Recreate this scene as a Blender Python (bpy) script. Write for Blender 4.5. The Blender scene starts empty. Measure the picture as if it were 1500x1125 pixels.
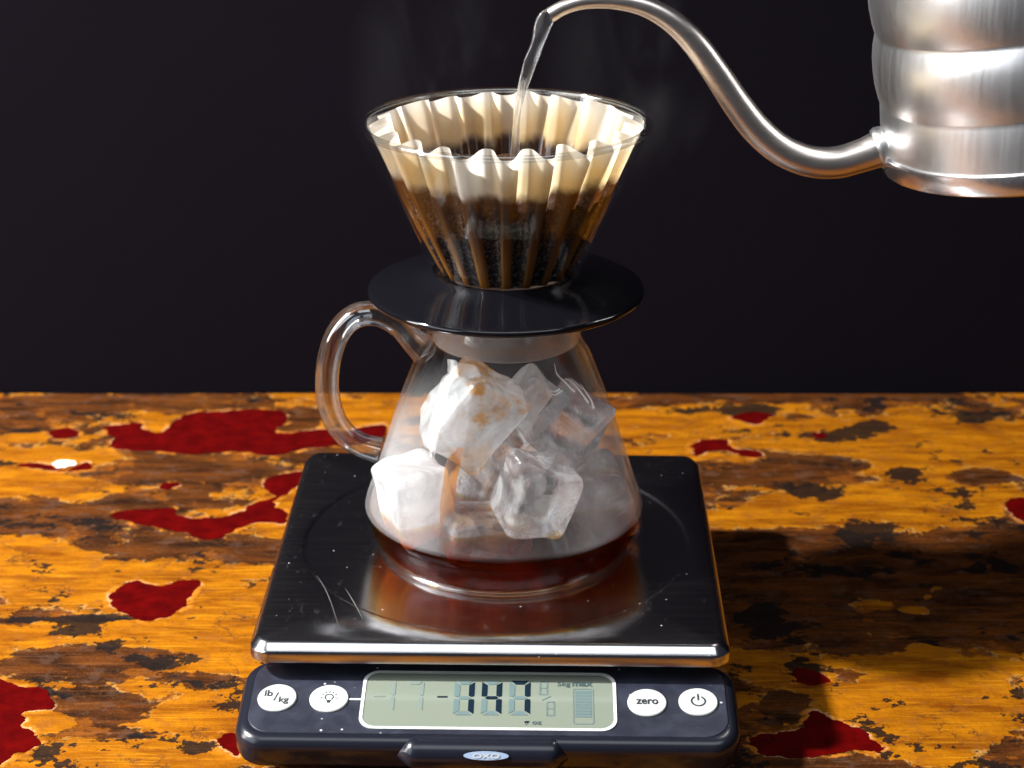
import bpy, bmesh, math, random
import numpy as np
from mathutils import Vector, Matrix, noise as mnoise
from mathutils.geometry import delaunay_2d_cdt

random.seed(7); rng = np.random.default_rng(11)
S = bpy.context.scene
COL = S.collection
R = math.radians

# ------------------------------------------------------------------ camera
CAM = (0.006, -0.6445, 0.3575); PITCH = 0.3764; FPX = 2776.6      # FPX: focal length in pixels of a 1500 px wide picture
cd = bpy.data.cameras.new('camera'); cam = bpy.data.objects.new('camera', cd); COL.objects.link(cam)
cam.location = CAM; cam.rotation_euler = (math.pi/2 - PITCH, 0, 0)
cd.sensor_width = 36; cd.lens = FPX/1500*36; cd.clip_start = 0.02; cd.clip_end = 50
cd.dof.use_dof = True; cd.dof.focus_distance = 0.645; cd.dof.aperture_fstop = 16
S.camera = cam

# ------------------------------------------------------------------ world (dim room) and lamps
W = bpy.data.worlds.new('World'); S.world = W; W.use_nodes = True
W.node_tree.nodes['Background'].inputs[0].default_value = (0.72, 0.78, 1.0, 1)
W.node_tree.nodes['Background'].inputs[1].default_value = 0.035

def lamp(name, kind, loc, target, power, **kw):
    l = bpy.data.lights.new(name, kind); l.energy = power
    for k, v in kw.items(): setattr(l, k, v)
    o = bpy.data.objects.new(name, l); COL.objects.link(o); o.location = loc
    o.rotation_euler = (Vector(target)-Vector(loc)).to_track_quat('-Z', 'Y').to_euler()
    return o
# hard lamp high on the left
lamp('key_lamp', 'SPOT', (-0.98, -0.13, 1.02), (0.03, 0.02, 0.06), 262, color=(1.0, 0.985, 0.96), shadow_soft_size=0.042,
     spot_size=R(62), spot_blend=0.6)
# large window on the left, in front of the table
lamp('window_light', 'AREA', (-1.15, -0.75, 0.75), (0.05, 0.0, 0.12), 8.0, color=(0.86, 0.92, 1.0), shape='RECTANGLE', size=0.9, size_y=0.9)
# added tall area lamp at left, puts white streaks in the glass handle
lamp('added_side_light', 'AREA', (-0.90, -0.18, 0.45), (0.0, 0.0, 0.12), 6.5, color=(1.0, 0.97, 0.95), shape='RECTANGLE', size=0.20, size_y=0.62)
# ceiling light over the table
lamp('ceiling_light', 'AREA', (0.10, -0.55, 1.20), (0.05, 0.0, 0.05), 5.5, color=(0.92, 0.95, 1.0), shape='RECTANGLE', size=1.3, size_y=0.50)

S.view_settings.view_transform = 'Standard'; S.view_settings.look = 'None'
S.view_settings.exposure = 0.0; S.view_settings.gamma = 1.0
S.render.engine = 'CYCLES'
cy = S.cycles
cy.use_denoising = True; cy.max_bounces = 24; cy.transmission_bounces = 20; cy.transparent_max_bounces = 40
cy.glossy_bounces = 8; cy.diffuse_bounces = 5; cy.volume_bounces = 1
cy.caustics_reflective = True; cy.caustics_refractive = True; cy.sample_clamp_indirect = 6; cy.blur_glossy = 0.5

# ------------------------------------------------------------------ photo pixel <-> place
cP, sP = math.cos(PITCH), math.sin(PITCH)
def ray(px, py):
    x = (px-750)/FPX; u = -(py-562.5)/FPX
    return Vector((x, cP+u*sP, -sP+u*cP))
def on_plane(px, py, p0, n):
    d = ray(px, py); n = Vector(n); c = Vector(CAM)
    return c + d*((Vector(p0)-c).dot(n)/d.dot(n))
def zpl(px, py, z): return on_plane(px, py, (0, 0, z), (0, 0, 1))
def ypl(px, py, y): return on_plane(px, py, (0, y, 0), (0, 1, 0))
def to_px(X, Y, Z):
    vx, vy, vz = X-CAM[0], Y-CAM[1], Z-CAM[2]
    z = vy*cP-vz*sP; u = vy*sP+vz*cP
    return 750+FPX*vx/z, 562.5-FPX*u/z

# ------------------------------------------------------------------ object helpers
def tag(o, label=None, cat=None, group=None, kind=None):
    for k, v in (('label', label), ('category', cat), ('group', group), ('kind', kind)):
        if v: o[k] = v
    return o
def empty(name, loc, label, cat, group=None):
    o = bpy.data.objects.new(name, None); COL.objects.link(o); o.location = loc; o.empty_display_size = 0.01
    return tag(o, label, cat, group)
def world_of(o):
    v = Vector((0, 0, 0))
    while o is not None: v += o.location; o = o.parent
    return v
def mesh_obj(name, verts, faces, mat, parent=None, smooth=True, sharp=35, origin=None):
    """verts in world coordinates; the object's origin is put at `origin` (world) or kept at its parent's"""
    base = world_of(parent) if parent else Vector((0, 0, 0))
    org = Vector(origin) if origin is not None else base
    V = np.asarray(verts, dtype=float) - np.array(org)
    me = bpy.data.meshes.new(name); me.from_pydata(V.tolist(), [], faces); me.update()
    bm = bmesh.new(); bm.from_mesh(me); bmesh.ops.recalc_face_normals(bm, faces=bm.faces); bm.to_mesh(me); bm.free()
    if smooth:
        me.polygons.foreach_set('use_smooth', [True]*len(me.polygons))
        if sharp: me.set_sharp_from_angle(angle=R(sharp))
    o = bpy.data.objects.new(name, me); COL.objects.link(o)
    if mat: me.materials.append(mat)
    if parent: o.parent = parent
    o.location = org - base
    return o
def add_attr(o, name, vals):
    a = o.data.attributes.new(name, 'FLOAT', 'POINT'); a.data.foreach_set('value', np.asarray(vals, dtype=np.float32))

class MB:
    def __init__(s): s.v = []; s.f = []
    def add(s, v, f):
        n = len(s.v); s.v += [tuple(p) for p in v]; s.f += [tuple(i+n for i in q) for q in f]
def grid_faces(rows, n, closed_rows=False):
    f = []
    for i in range(rows-1 if not closed_rows else rows):
        a = i*n; b = ((i+1) % rows)*n
        for j in range(n):
            k = (j+1) % n
            f.append((a+j, a+k, b+k, b+j))
    return f
def lathe(profile, n=96, c=(0, 0), closed=False):
    """profile: list of (r, z); closed joins last to first (a shell)"""
    v = []
    for r, z in profile:
        for j in range(n):
            t = 2*math.pi*j/n; v.append((c[0]+r*math.cos(t), c[1]+r*math.sin(t), z))
    f = grid_faces(len(profile), n, closed)
    if not closed:
        f.append(tuple(range(n))[::-1]); f.append(tuple((len(profile)-1)*n+j for j in range(n)))
    return v, f
def spline(pts, m):
    """Catmull-Rom through pts (tuples of any length), m samples per span"""
    P = [np.array(p, float) for p in pts]; P = [2*P[0]-P[1]]+P+[2*P[-1]-P[-2]]
    out = []
    for i in range(1, len(P)-2):
        for k in range(m):
            t = k/m
            out.append(0.5*((2*P[i])+(-P[i-1]+P[i+1])*t+(2*P[i-1]-5*P[i]+4*P[i+1]-P[i+2])*t*t+(-P[i-1]+3*P[i]-3*P[i+1]+P[i+2])*t**3))
    out.append(P[-2]); return out
def tube(path, radii, n=24, flat=1.0, up=(0, 1, 0), cap=True, wob=None):
    """flat: radius along `up` = r*flat"""
    v = []; up = Vector(up)
    P = [Vector(p) for p in path]
    for i, p in enumerate(P):
        t = (P[min(i+1, len(P)-1)]-P[max(i-1, 0)]).normalized()
        a = up.cross(t).normalized(); b = t.cross(a).normalized()
        for j in range(n):
            th = 2*math.pi*j/n; w = wob(i/(len(P)-1), th) if wob else 1
            v.append(p + a*radii[i]*w*math.cos(th) + b*radii[i]*w*flat*math.sin(th))
    f = grid_faces(len(P), n)
    if cap: f.append(tuple(range(n))[::-1]); f.append(tuple((len(P)-1)*n+j for j in range(n)))
    return v, f
def rr_loop(hw, hd, r, k=10, e=0):
    """outline of a rounded rectangle: k spans per corner, e extra points along each straight side"""
    pts = []; r = max(r, 1e-5)
    for cx, cy_, a0 in ((hw-r, -hd+r, -90), (hw-r, hd-r, 0), (-hw+r, hd-r, 90), (-hw+r, -hd+r, 180)):
        for i in range(k+1):
            a = R(a0+90*i/k); pts.append((cx+r*math.cos(a), cy_+r*math.sin(a)))
    if e:
        out = []
        for i, p in enumerate(pts):
            out.append(p)
            if (i+1) % (k+1) == 0:
                q = pts[(i+1) % len(pts)]; out += [(p[0]+(q[0]-p[0])*j/(e+1), p[1]+(q[1]-p[1])*j/(e+1)) for j in range(1, e+1)]
        pts = out
    return pts
def rr_loft(hw, hd, r, levels, k=10, mapf=None, cap=(True, True)):
    """levels: (inset, z) from bottom to top"""
    v = []; n = 4*(k+1)
    for ins, z in levels:
        for x, y in rr_loop(hw-ins, hd-ins, r-ins, k): v.append((x, y, z))
    f = grid_faces(len(levels), n)
    if cap[0]: f.append(tuple(range(n))[::-1])
    if cap[1]: f.append(tuple((len(levels)-1)*n+j for j in range(n)))
    if mapf: v = [mapf(*p) for p in v]
    return v, f

# ------------------------------------------------------------------ material helpers
class NT:
    def __init__(s, name):
        s.m = bpy.data.materials.new(name); s.m.use_nodes = True
        s.t = s.m.node_tree; s.n = s.t.nodes; s.n.clear(); s.out = s.n.new('ShaderNodeOutputMaterial')
    def node(s, typ, inputs=None, **props):
        nd = s.n.new(typ)
        for k, v in props.items(): setattr(nd, k, v)
        for k, v in (inputs or {}).items():
            i = nd.inputs[k]
            if hasattr(v, 'bl_idname') and hasattr(v, 'outputs'): s.t.links.new(v.outputs[0], i)
            elif hasattr(v, 'is_output'): s.t.links.new(v, i)
            else:
                if i.type == 'RGBA' and len(v) == 3: v = (*v, 1)
                i.default_value = v
        return nd
    def surf(s, x): s.t.links.new(x.outputs[0] if hasattr(x, 'outputs') else x, s.out.inputs['Surface']); return s.m
    def vol(s, x): s.t.links.new(x.outputs[0], s.out.inputs['Volume'])
    def math(s, op, a, b=0.0, c=0.0, clamp=False):
        return s.node('ShaderNodeMath', {0: a, 1: b, 2: c}, operation=op, use_clamp=clamp)
    def noise(s, scale, detail=4, rough=0.55, vec=None, dist=0.0):
        d = {'Scale': scale, 'Detail': detail, 'Roughness': rough, 'Distortion': dist}
        if vec is not None: d['Vector'] = vec
        return s.node('ShaderNodeTexNoise', d)
    def coord(s, which='Object', scale=(1, 1, 1)):
        c = s.node('ShaderNodeTexCoord')
        if scale == (1, 1, 1): return c.outputs[which]
        return s.node('ShaderNodeMapping', {'Vector': c.outputs[which], 'Scale': scale}).outputs[0]
    def attr(s, name): return s.node('ShaderNodeAttribute', attribute_name=name).outputs['Fac']
    def ramp(s, fac, lo, hi): return s.node('ShaderNodeMapRange', {0: fac, 1: lo, 2: hi}, interpolation_type='SMOOTHSTEP').outputs[0]
    def mix(s, fac, a, b):
        nd = s.n.new('ShaderNodeMix'); nd.data_type = 'RGBA'
        for sock, v in ((nd.inputs[0], fac), (nd.inputs[6], a), (nd.inputs[7], b)):
            if hasattr(v, 'is_output'): s.t.links.new(v, sock)
            elif hasattr(v, 'outputs'): s.t.links.new(v.outputs[0], sock)
            elif isinstance(v, tuple): sock.default_value = (*v, 1) if len(v) == 3 else v
            else: sock.default_value = v
        return nd.outputs[2]
    def mixs(s, fac, a, b): return s.node('ShaderNodeMixShader', {0: fac, 1: a, 2: b})
    def bump(s, h, strength=0.3, dist=0.001): return s.node('ShaderNodeBump', {'Height': h, 'Strength': strength, 'Distance': dist})
    def pbr(s, **kw):
        d = {k.replace('_', ' '): v for k, v in kw.items()}
        return s.node('ShaderNodeBsdfPrincipled', d)
def schlick(t, f0=0.045, power=5.0, amp=1.0):
    lw = t.node('ShaderNodeLayerWeight', {'Blend': 0.5})
    p = t.math('POWER', lw.outputs['Facing'], power)
    return t.math('MULTIPLY_ADD', p, amp*(1-f0), f0).outputs[0]

def simple(name, col, rough=0.5, metallic=0.0, **kw):
    t = NT(name); return t.surf(t.pbr(Base_Color=col, Roughness=rough, Metallic=metallic, **kw))

def mat_thin_glass(name, fog=None, tint=(0.97, 0.98, 0.98), f0=0.025):
    """one wall surface of clear glass: lets light through straight and reflects more towards grazing"""
    t = NT(name)
    tr = t.node('ShaderNodeBsdfTransparent', {'Color': tint})
    gl = t.node('ShaderNodeBsdfGlossy', {'Color': (1, 1, 1), 'Roughness': 0.02})
    fac = schlick(t, f0, 4.6 if fog else 5, 0.62 if fog else 0.8)
    if fog: fac = t.math('MULTIPLY', fac, t.attr('dry')).outputs[0]     # no reflection at the wetted inner face
    s = t.mixs(fac, tr, gl)
    if fog:   # condensation clinging to the wall
        s = fog(t, s)
    return t.surf(s)

def server_fog(t, s):
    c = t.coord('Object'); sep = t.node('ShaderNodeSeparateXYZ', {0: c})
    n = t.noise(38, 5, 0.6, c).outputs[0]
    zlow = t.ramp(sep.outputs['Z'], 0.0166, 0.0173); zhi = t.ramp(sep.outputs['Z'], 0.066, 0.040)
    side = t.ramp(t.math('ADD', t.math('ABSOLUTE', sep.outputs['X']).outputs[0], t.math('MULTIPLY', n, 0.022).outputs[0]).outputs[0], 0.022, 0.046)
    side = t.math('MULTIPLY_ADD', side, 0.86, 0.14).outputs[0]
    m = t.math('MULTIPLY', t.math('MULTIPLY', zlow, zhi).outputs[0], side)
    fac = t.math('MULTIPLY', m, 0.13).outputs[0]
    df = t.node('ShaderNodeBsdfDiffuse', {'Color': (0.82, 0.82, 0.84)}); tl = t.node('ShaderNodeBsdfTranslucent', {'Color': (0.85, 0.85, 0.86)})
    return t.mixs(fac, s, t.mixs(0.5, df, tl))

def mat_solid_glass(name, ior=1.48, rough=0.03, col=(0.97, 0.985, 0.985)):
    t = NT(name); return t.surf(t.node('ShaderNodeBsdfGlass', {'Color': col, 'Roughness': rough, 'IOR': ior}))

M = {}
M['glass'] = mat_thin_glass('dripper_glass', None, f0=0.02)
M['rim_glass'] = mat_thin_glass('rim_glass', None, f0=0.16)
M['server_glass'] = mat_thin_glass('server_glass', server_fog)
M['solid_glass'] = mat_solid_glass('solid_glass')
def mat_handle():
    t = NT('handle_glass')
    g = t.node('ShaderNodeBsdfGlass', {'Color': (0.97, 0.985, 0.985), 'Roughness': 0.04, 'IOR': 1.48})
    tr = t.node('ShaderNodeBsdfTransparent', {'Color': (0.96, 0.97, 0.98)}); gl = t.node('ShaderNodeBsdfGlossy', {'Color': (1, 1, 1), 'Roughness': 0.10})
    return t.surf(t.mixs(0.78, g, t.mixs(schlick(t, 0.19, 2.2, 0.8), tr, gl)))
M['handle'] = mat_handle()
def mat_water():
    t = NT('water')
    g = t.node('ShaderNodeBsdfGlass', {'Color': (0.98, 0.99, 1), 'Roughness': 0.05, 'IOR': 1.33})
    tr = t.node('ShaderNodeBsdfTransparent', {'Color': (0.97, 0.98, 1)}); gl = t.node('ShaderNodeBsdfGlossy', {'Color': (1, 1, 1), 'Roughness': 0.12})
    w = t.node('ShaderNodeBsdfTranslucent', {'Color': (0.9, 0.92, 0.95)})
    return t.surf(t.mixs(0.5, g, t.mixs(0.12, t.mixs(schlick(t, 0.10, 2.5, 0.8), tr, gl), w)))
M['water'] = mat_water()
M['black_plastic'] = simple('black_gloss_plastic', (0.0035, 0.0035, 0.005), 0.07)

def mat_coffee():
    t = NT('iced_coffee')
    tr = t.node('ShaderNodeBsdfTransparent', {'Color': (1, 1, 1)})
    gl = t.node('ShaderNodeBsdfGlossy', {'Color': (1, 1, 1), 'Roughness': 0.01})
    t.vol(t.node('ShaderNodeAddShader', {0: t.node('ShaderNodeVolumeAbsorption', {'Color': (0.936, 0.80, 0.05), 'Density': 640.0}), 1: t.node('ShaderNodeVolumeScatter', {'Color': (1.0, 0.45, 0.06), 'Density': 1.2, 'Anisotropy': 0.3})}))
    return t.surf(t.mixs(t.math('MULTIPLY', schlick(t, 0.03), t.attr('top')).outputs[0], tr, gl))   # no reflection where it wets the glass
M['coffee'] = mat_coffee()

def mat_ice(name, cloud=0.5, stain=0.0):
    t = NT(name); c = t.coord('Object')
    n = t.noise(70, 6, 0.62, c, 0.6).outputs[0]; n2 = t.noise(420, 3, 0.6, c).outputs[0]
    bump = t.bump(t.math('ADD', n, t.math('MULTIPLY', n2, 0.25)).outputs[0], 0.35, 0.0016)
    g = t.node('ShaderNodeBsdfGlass', {'Color': (0.97, 0.98, 1), 'Roughness': 0.16, 'IOR': 1.31, 'Normal': bump})
    n3 = t.noise(55, 4, 0.6, c).outputs[0]
    gz = t.node('ShaderNodeSeparateXYZ', {0: t.node('ShaderNodeTexCoord').outputs['Generated']}).outputs['Z']
    ends = t.math('ADD', t.ramp(gz, 0.30, 0.05), t.ramp(gz, 0.80, 0.98)).outputs[0]
    n3 = t.math('MULTIPLY_ADD', ends, 0.22, t.math('SUBTRACT', n3, 0.05).outputs[0]).outputs[0]
    col = t.mix(t.math('MULTIPLY', t.ramp(n3, 0.50, 0.62), stain).outputs[0], (0.93, 0.94, 0.96), (0.75, 0.38, 0.08))
    d = t.node('ShaderNodeBsdfDiffuse', {'Color': col, 'Normal': bump}); tl = t.node('ShaderNodeBsdfTranslucent', {'Color': col})
    milk = t.mixs(0.62, d, tl)
    gl = t.node('ShaderNodeBsdfGlossy', {'Color': (1, 1, 1), 'Roughness': 0.12, 'Normal': bump})
    body = t.mixs(t.math('MULTIPLY_ADD', t.ramp(n, 0.35, 0.65), 0.45, cloud-0.22, clamp=True).outputs[0], g, milk)
    return t.surf(t.mixs(schlick(t, 0.02, 5, 0.6), body, gl))
M['ice'] = mat_ice('cloudy_ice', 0.25)
M['ice_white'] = mat_ice('white_ice', 0.60, 0.0)
M['ice_stained'] = mat_ice('coffee_stained_ice', 0.52, 0.95)
M['ice_clear'] = mat_ice('clear_ice', 0.30, 0.55)

def mat_paper():
    t = NT('filter_paper'); c = t.coord('Object')
    ph = t.attr('phase'); h = t.attr('height')          # phase 1 on the outer folds; height in metres above the filter floor
    wob = t.noise(90, 4, 0.6, c).outputs[0]
    hh = t.math('MULTIPLY_ADD', wob, 0.009, h).outputs[0]
    hh = t.math('SUBTRACT', hh, 0.0045).outputs[0]
    fib = t.noise(900, 3, 0.6, c).outputs[0]
    dry = t.mix(fib, (0.93, 0.91, 0.84), (0.97, 0.96, 0.92))
    streak = t.noise(60, 3, 0.5, t.coord('Object', (1, 1, 0.12))).outputs[0]
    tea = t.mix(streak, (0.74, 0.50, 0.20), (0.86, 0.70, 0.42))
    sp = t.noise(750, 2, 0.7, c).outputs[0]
    mud = t.mix(t.math('MULTIPLY', t.ramp(sp, 0.46, 0.66), t.ramp(h, 0.038, 0.022)).outputs[0], (0.060, 0.032, 0.022), (0.40, 0.32, 0.28))  # specks painted lighter low down to offset the shade over the disc
    crest = t.mix(t.ramp(h, 0.034, 0.004), (0.07, 0.022, 0.006), t.mix(streak, (0.50, 0.18, 0.02), (0.80, 0.38, 0.06)))  # folds painted lighter towards the floor, standing in for missing light
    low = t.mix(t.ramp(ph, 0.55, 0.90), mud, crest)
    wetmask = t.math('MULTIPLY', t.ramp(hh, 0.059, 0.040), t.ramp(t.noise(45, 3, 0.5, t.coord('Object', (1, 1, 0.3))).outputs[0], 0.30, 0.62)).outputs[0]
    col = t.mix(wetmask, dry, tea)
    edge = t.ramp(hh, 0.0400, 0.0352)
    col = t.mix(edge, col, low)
    d = t.node('ShaderNodeBsdfDiffuse', {'Color': col, 'Normal': t.bump(fib, 0.15, 0.0003)}); tl = t.node('ShaderNodeBsdfTranslucent', {'Color': col})
    s = t.mixs(0.68, d, tl)
    g = t.node('ShaderNodeBsdfGlossy', {'Color': (1, 1, 1), 'Roughness': 0.25})
    return t.surf(t.mixs(t.math('MULTIPLY', edge, 0.05).outputs[0], s, g))
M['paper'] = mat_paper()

def mat_grounds():
    t = NT('wet_coffee_grounds'); c = t.coord('Object')
    v = t.node('ShaderNodeTexVoronoi', {'Vector': c, 'Scale': 900}).outputs[0]
    n = t.noise(160, 4, 0.6, c).outputs[0]
    col = t.mix(n, (0.022, 0.010, 0.005), (0.10, 0.045, 0.016))
    return t.surf(t.pbr(Base_Color=col, Roughness=0.28, Normal=t.bump(v, 0.7, 0.001)))
M['grounds'] = mat_grounds()

def mat_steel(name, col=(0.62, 0.61, 0.60), rough=0.2, streak=(1, 1, 1), dust=0.0, bump=0.03):
    t = NT(name); c = t.coord('Object')
    s = t.noise(700, 3, 0.6, t.coord('Object', streak)).outputs[0]
    r = t.math('MULTIPLY_ADD', s, 0.12, rough-0.06).outputs[0]
    b = t.bump(s, bump, 0.0004)
    sh = t.pbr(Base_Color=col, Metallic=1.0, Roughness=r, Normal=b)
    if dust:
        v = t.node('ShaderNodeTexVoronoi', {'Vector': c, 'Scale': 330, 'Randomness': 1.0}).outputs[0]
        patch = t.ramp(t.noise(30, 3, 0.6, c).outputs[0], 0.40, 0.68)
        keep = t.node('ShaderNodeTexVoronoi', {'Vector': c, 'Scale': 330, 'Randomness': 1.0}).outputs[1]
        pick = t.ramp(t.node('ShaderNodeSeparateColor', {0: keep}).outputs[0], 0.86, 0.90)
        dm = t.math('MULTIPLY', t.math('MULTIPLY', t.ramp(v, 0.13, 0.05), pick).outputs[0], t.math('MULTIPLY_ADD', patch, 0.9, 0.1).outputs[0])
        sm = t.math('MULTIPLY', t.ramp(t.noise(240, 5, 0.75, t.coord('Object', (1.0, 0.35, 1))).outputs[0], 0.60, 0.80), t.math('MULTIPLY', patch, 0.10).outputs[0])
        fac = t.math('MULTIPLY', t.math('MAXIMUM', dm, sm).outputs[0], dust, clamp=True).outputs[0]
        sh = t.mixs(fac, sh, t.node('ShaderNodeBsdfDiffuse', {'Color': (0.75, 0.75, 0.78)}))
    return t.surf(sh)
M['platform'] = mat_steel('brushed_platform_steel', (0.56, 0.56, 0.58), 0.175, (0.05, 1, 1), 0.8, 0.03)
M['kettle'] = mat_steel('kettle_steel', (0.68, 0.68, 0.68), 0.33, (1, 1, 0.03), 0, 0.02)
M['spout'] = mat_steel('spout_steel', (0.72, 0.66, 0.62), 0.32, (0.2, 1, 1), 0, 0.006)

def mat_dusty_plastic(name, col, rough):
    t = NT(name); c = t.coord('Object')
    v = t.node('ShaderNodeTexVoronoi', {'Vector': c, 'Scale': 300}); pick = t.ramp(t.node('ShaderNodeSeparateColor', {0: v.outputs[1]}).outputs[0], 0.70, 0.74)
    dm = t.math('MULTIPLY', t.ramp(v.outputs[0], 0.17, 0.07), pick).outputs[0]
    n = t.noise(110, 5, 0.65, c).outputs[0]
    base = t.mix(t.ramp(n, 0.35, 0.75), col, tuple(min(1, x*1.7+0.004) for x in col))
    full = t.mix(t.math('MULTIPLY', dm, 0.8).outputs[0], base, (0.6, 0.6, 0.65))
    return t.surf(t.pbr(Base_Color=full, Roughness=t.math('MULTIPLY_ADD', n, 0.2, rough-0.1).outputs[0]))
M['panel'] = mat_dusty_plastic('slate_plastic', (0.012, 0.0135, 0.023), 0.40)
M['panel_gloss'] = simple('dark_gloss_plastic', (0.008, 0.009, 0.015), 0.22)
M['base'] = simple('scale_base_plastic', (0.012, 0.012, 0.014), 0.45)
M['white_print'] = simple('white_print', (0.50, 0.52, 0.52), 0.5)
M['button'] = simple('white_button', (0.38, 0.40, 0.39), 0.45)
M['ink'] = simple('black_ink', (0.015, 0.017, 0.022), 0.5)
M['lcd'] = simple('lcd_glass', (0.155, 0.178, 0.142), 0.12)
M['seg_on'] = simple('lcd_dark_segment', (0.004, 0.012, 0.022), 0.7, Specular_IOR_Level=0.05)
M['seg_off'] = simple('lcd_faint_segment', (0.092, 0.138, 0.140), 0.4)
M['seg_ghost'] = simple('lcd_ghost_segment', (0.135, 0.168, 0.150), 0.4)
M['seg_mid'] = simple('lcd_printed_text', (0.03, 0.055, 0.06), 0.6)
M['logo_oval'] = simple('logo_blue_white', (0.30, 0.40, 0.56), 0.3)
t = NT('frosted_insert'); _d = t.node('ShaderNodeBsdfDiffuse', {'Color': (0.75, 0.74, 0.74)}); _l = t.node('ShaderNodeBsdfTranslucent', {'Color': (0.75, 0.74, 0.74)})
_g = t.node('ShaderNodeBsdfGlossy', {'Color': (1, 1, 1), 'Roughness': 0.15})
M['insert'] = t.surf(t.mixs(schlick(t, 0.05), t.mixs(0.30, t.node('ShaderNodeBsdfTransparent', {'Color': (0.9, 0.9, 0.9)}), t.mixs(0.5, _d, _l)), _g))
M['scratch'] = simple('scratch_line', (0.22, 0.21, 0.20), 0.35)

# ------------------------------------------------------------------ the table
def fbm(U, V, octaves=5, gain=0.5, seed=0):
    """value noise on arrays U, V (in lattice units)"""
    g = np.random.default_rng(seed); out = np.zeros_like(U); amp = 1.0; tot = 0
    for o in range(octaves):
        L = g.random((256, 256)); u = U*2**o; v = V*2**o
        iu = np.floor(u).astype(int); iv = np.floor(v).astype(int); fu = u-iu; fv = v-iv
        fu = fu*fu*(3-2*fu); fv = fv*fv*(3-2*fv)
        a = L[iu % 256, iv % 256]; b = L[(iu+1) % 256, iv % 256]; c = L[iu % 256, (iv+1) % 256]; d = L[(iu+1) % 256, (iv+1) % 256]
        out += amp*((a*(1-fu)+b*fu)*(1-fv)+(c*(1-fu)+d*fu)*fv); tot += amp; amp *= gain
    return out/tot*2-1

def zl(pts): return [(x/1.991, 560+y/1.991) for x, y in pts]
def zr(pts): return [(900+x/1.9917, 560+y/1.9917) for x, y in pts]
RED = [
 zl([(297,128),(345,122),(375,118),(415,120),(420,135),(470,145),(490,130),(500,115),(545,95),(580,85),(640,85),(680,82),(760,78),(820,82),(835,100),(830,120),(800,140),(840,148),(890,140),(940,135),(1000,140),(1060,130),(1115,120),(1130,140),(1115,160),(1050,180),(980,185),(900,190),(860,200),(780,212),(700,200),(560,208),(450,200),(350,196),(320,180),(335,160),(310,145)]),
 zl([(140,148),(160,136),(200,132),(228,145),(220,160),(180,163),(150,158)]),
 zl([(50,242),(100,235),(145,238),(160,250),(200,252),(245,232),(268,243),(255,255),(180,258),(100,252)]),
 zl([(460,302),(480,292),(512,293),(516,302),(490,311),(468,309)]),
 zl([(325,385),(380,372),(440,368),(505,368),(515,385),(560,395),(640,392),(700,375),(740,350),(800,335),(770,310),(775,285),(800,272),(880,260),(870,300),(830,330),(805,345),(808,365),(840,380),(830,415),(760,408),(700,425),(640,455),(590,458),(540,440),(440,418),(370,405)]),
 zl([(318,625),(350,595),(380,580),(400,575),(430,590),(470,590),(520,578),(580,578),(585,592),(560,610),(550,640),(500,680),(430,697),(400,690),(350,672),(330,655)]),
 zl([(-40,878),(60,882),(110,890),(145,910),(158,940),(140,955),(70,960),(75,990),(60,1005),(95,1020),(122,1040),(110,1060),(60,1080),(-40,1110)]),
 zl([(635,1030),(665,1022),(700,1030),(700,1090),(660,1075),(640,1055)]),
 zr([(225,185),(260,168),(320,165),(350,190),(420,200),(425,215),(380,218),(330,200),(280,200),(240,215)]),
 zr([(340,100),(400,85),(460,95),(450,108),(410,125),(380,115)]),
 zr([(1140,350),(1195,335),(1240,350),(1240,420),(1195,405),(1160,385)]),
 zr([(520,840),(550,830),(600,845),(635,875),(560,885),(530,870)]),
 zr([(395,1035),(480,1020),(540,1010),(560,965),(590,960),(650,985),(720,1010),(760,1045),(785,1080),(700,1075),(620,1085),(520,1095),(430,1080)]),
 zr([(577,150),(600,146),(620,154),(608,164),(590,161)]),
]
RED_LABEL = ['long glossy red paint patch behind the glass handle', 'small oval red paint spot near the back left', 'thin red paint sliver carrying the white chip',
 'tiny red paint dot left of the scale', 'winding red paint patch against the left edge of the scale', 'dark red paint island on the yellow left of the scale',
 'red paint patch in the near left corner', 'red paint corner peeping out beside the display', 'tadpole-shaped red patch behind the scale on the right',
 'faint red patch near the back edge on the right', 'red paint patch cut by the right edge of the photo', 'small red paint chip right of the zero button',
 'red paint patch in shadow right of the display', 'tiny red fleck among dark spots at the back right']
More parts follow.
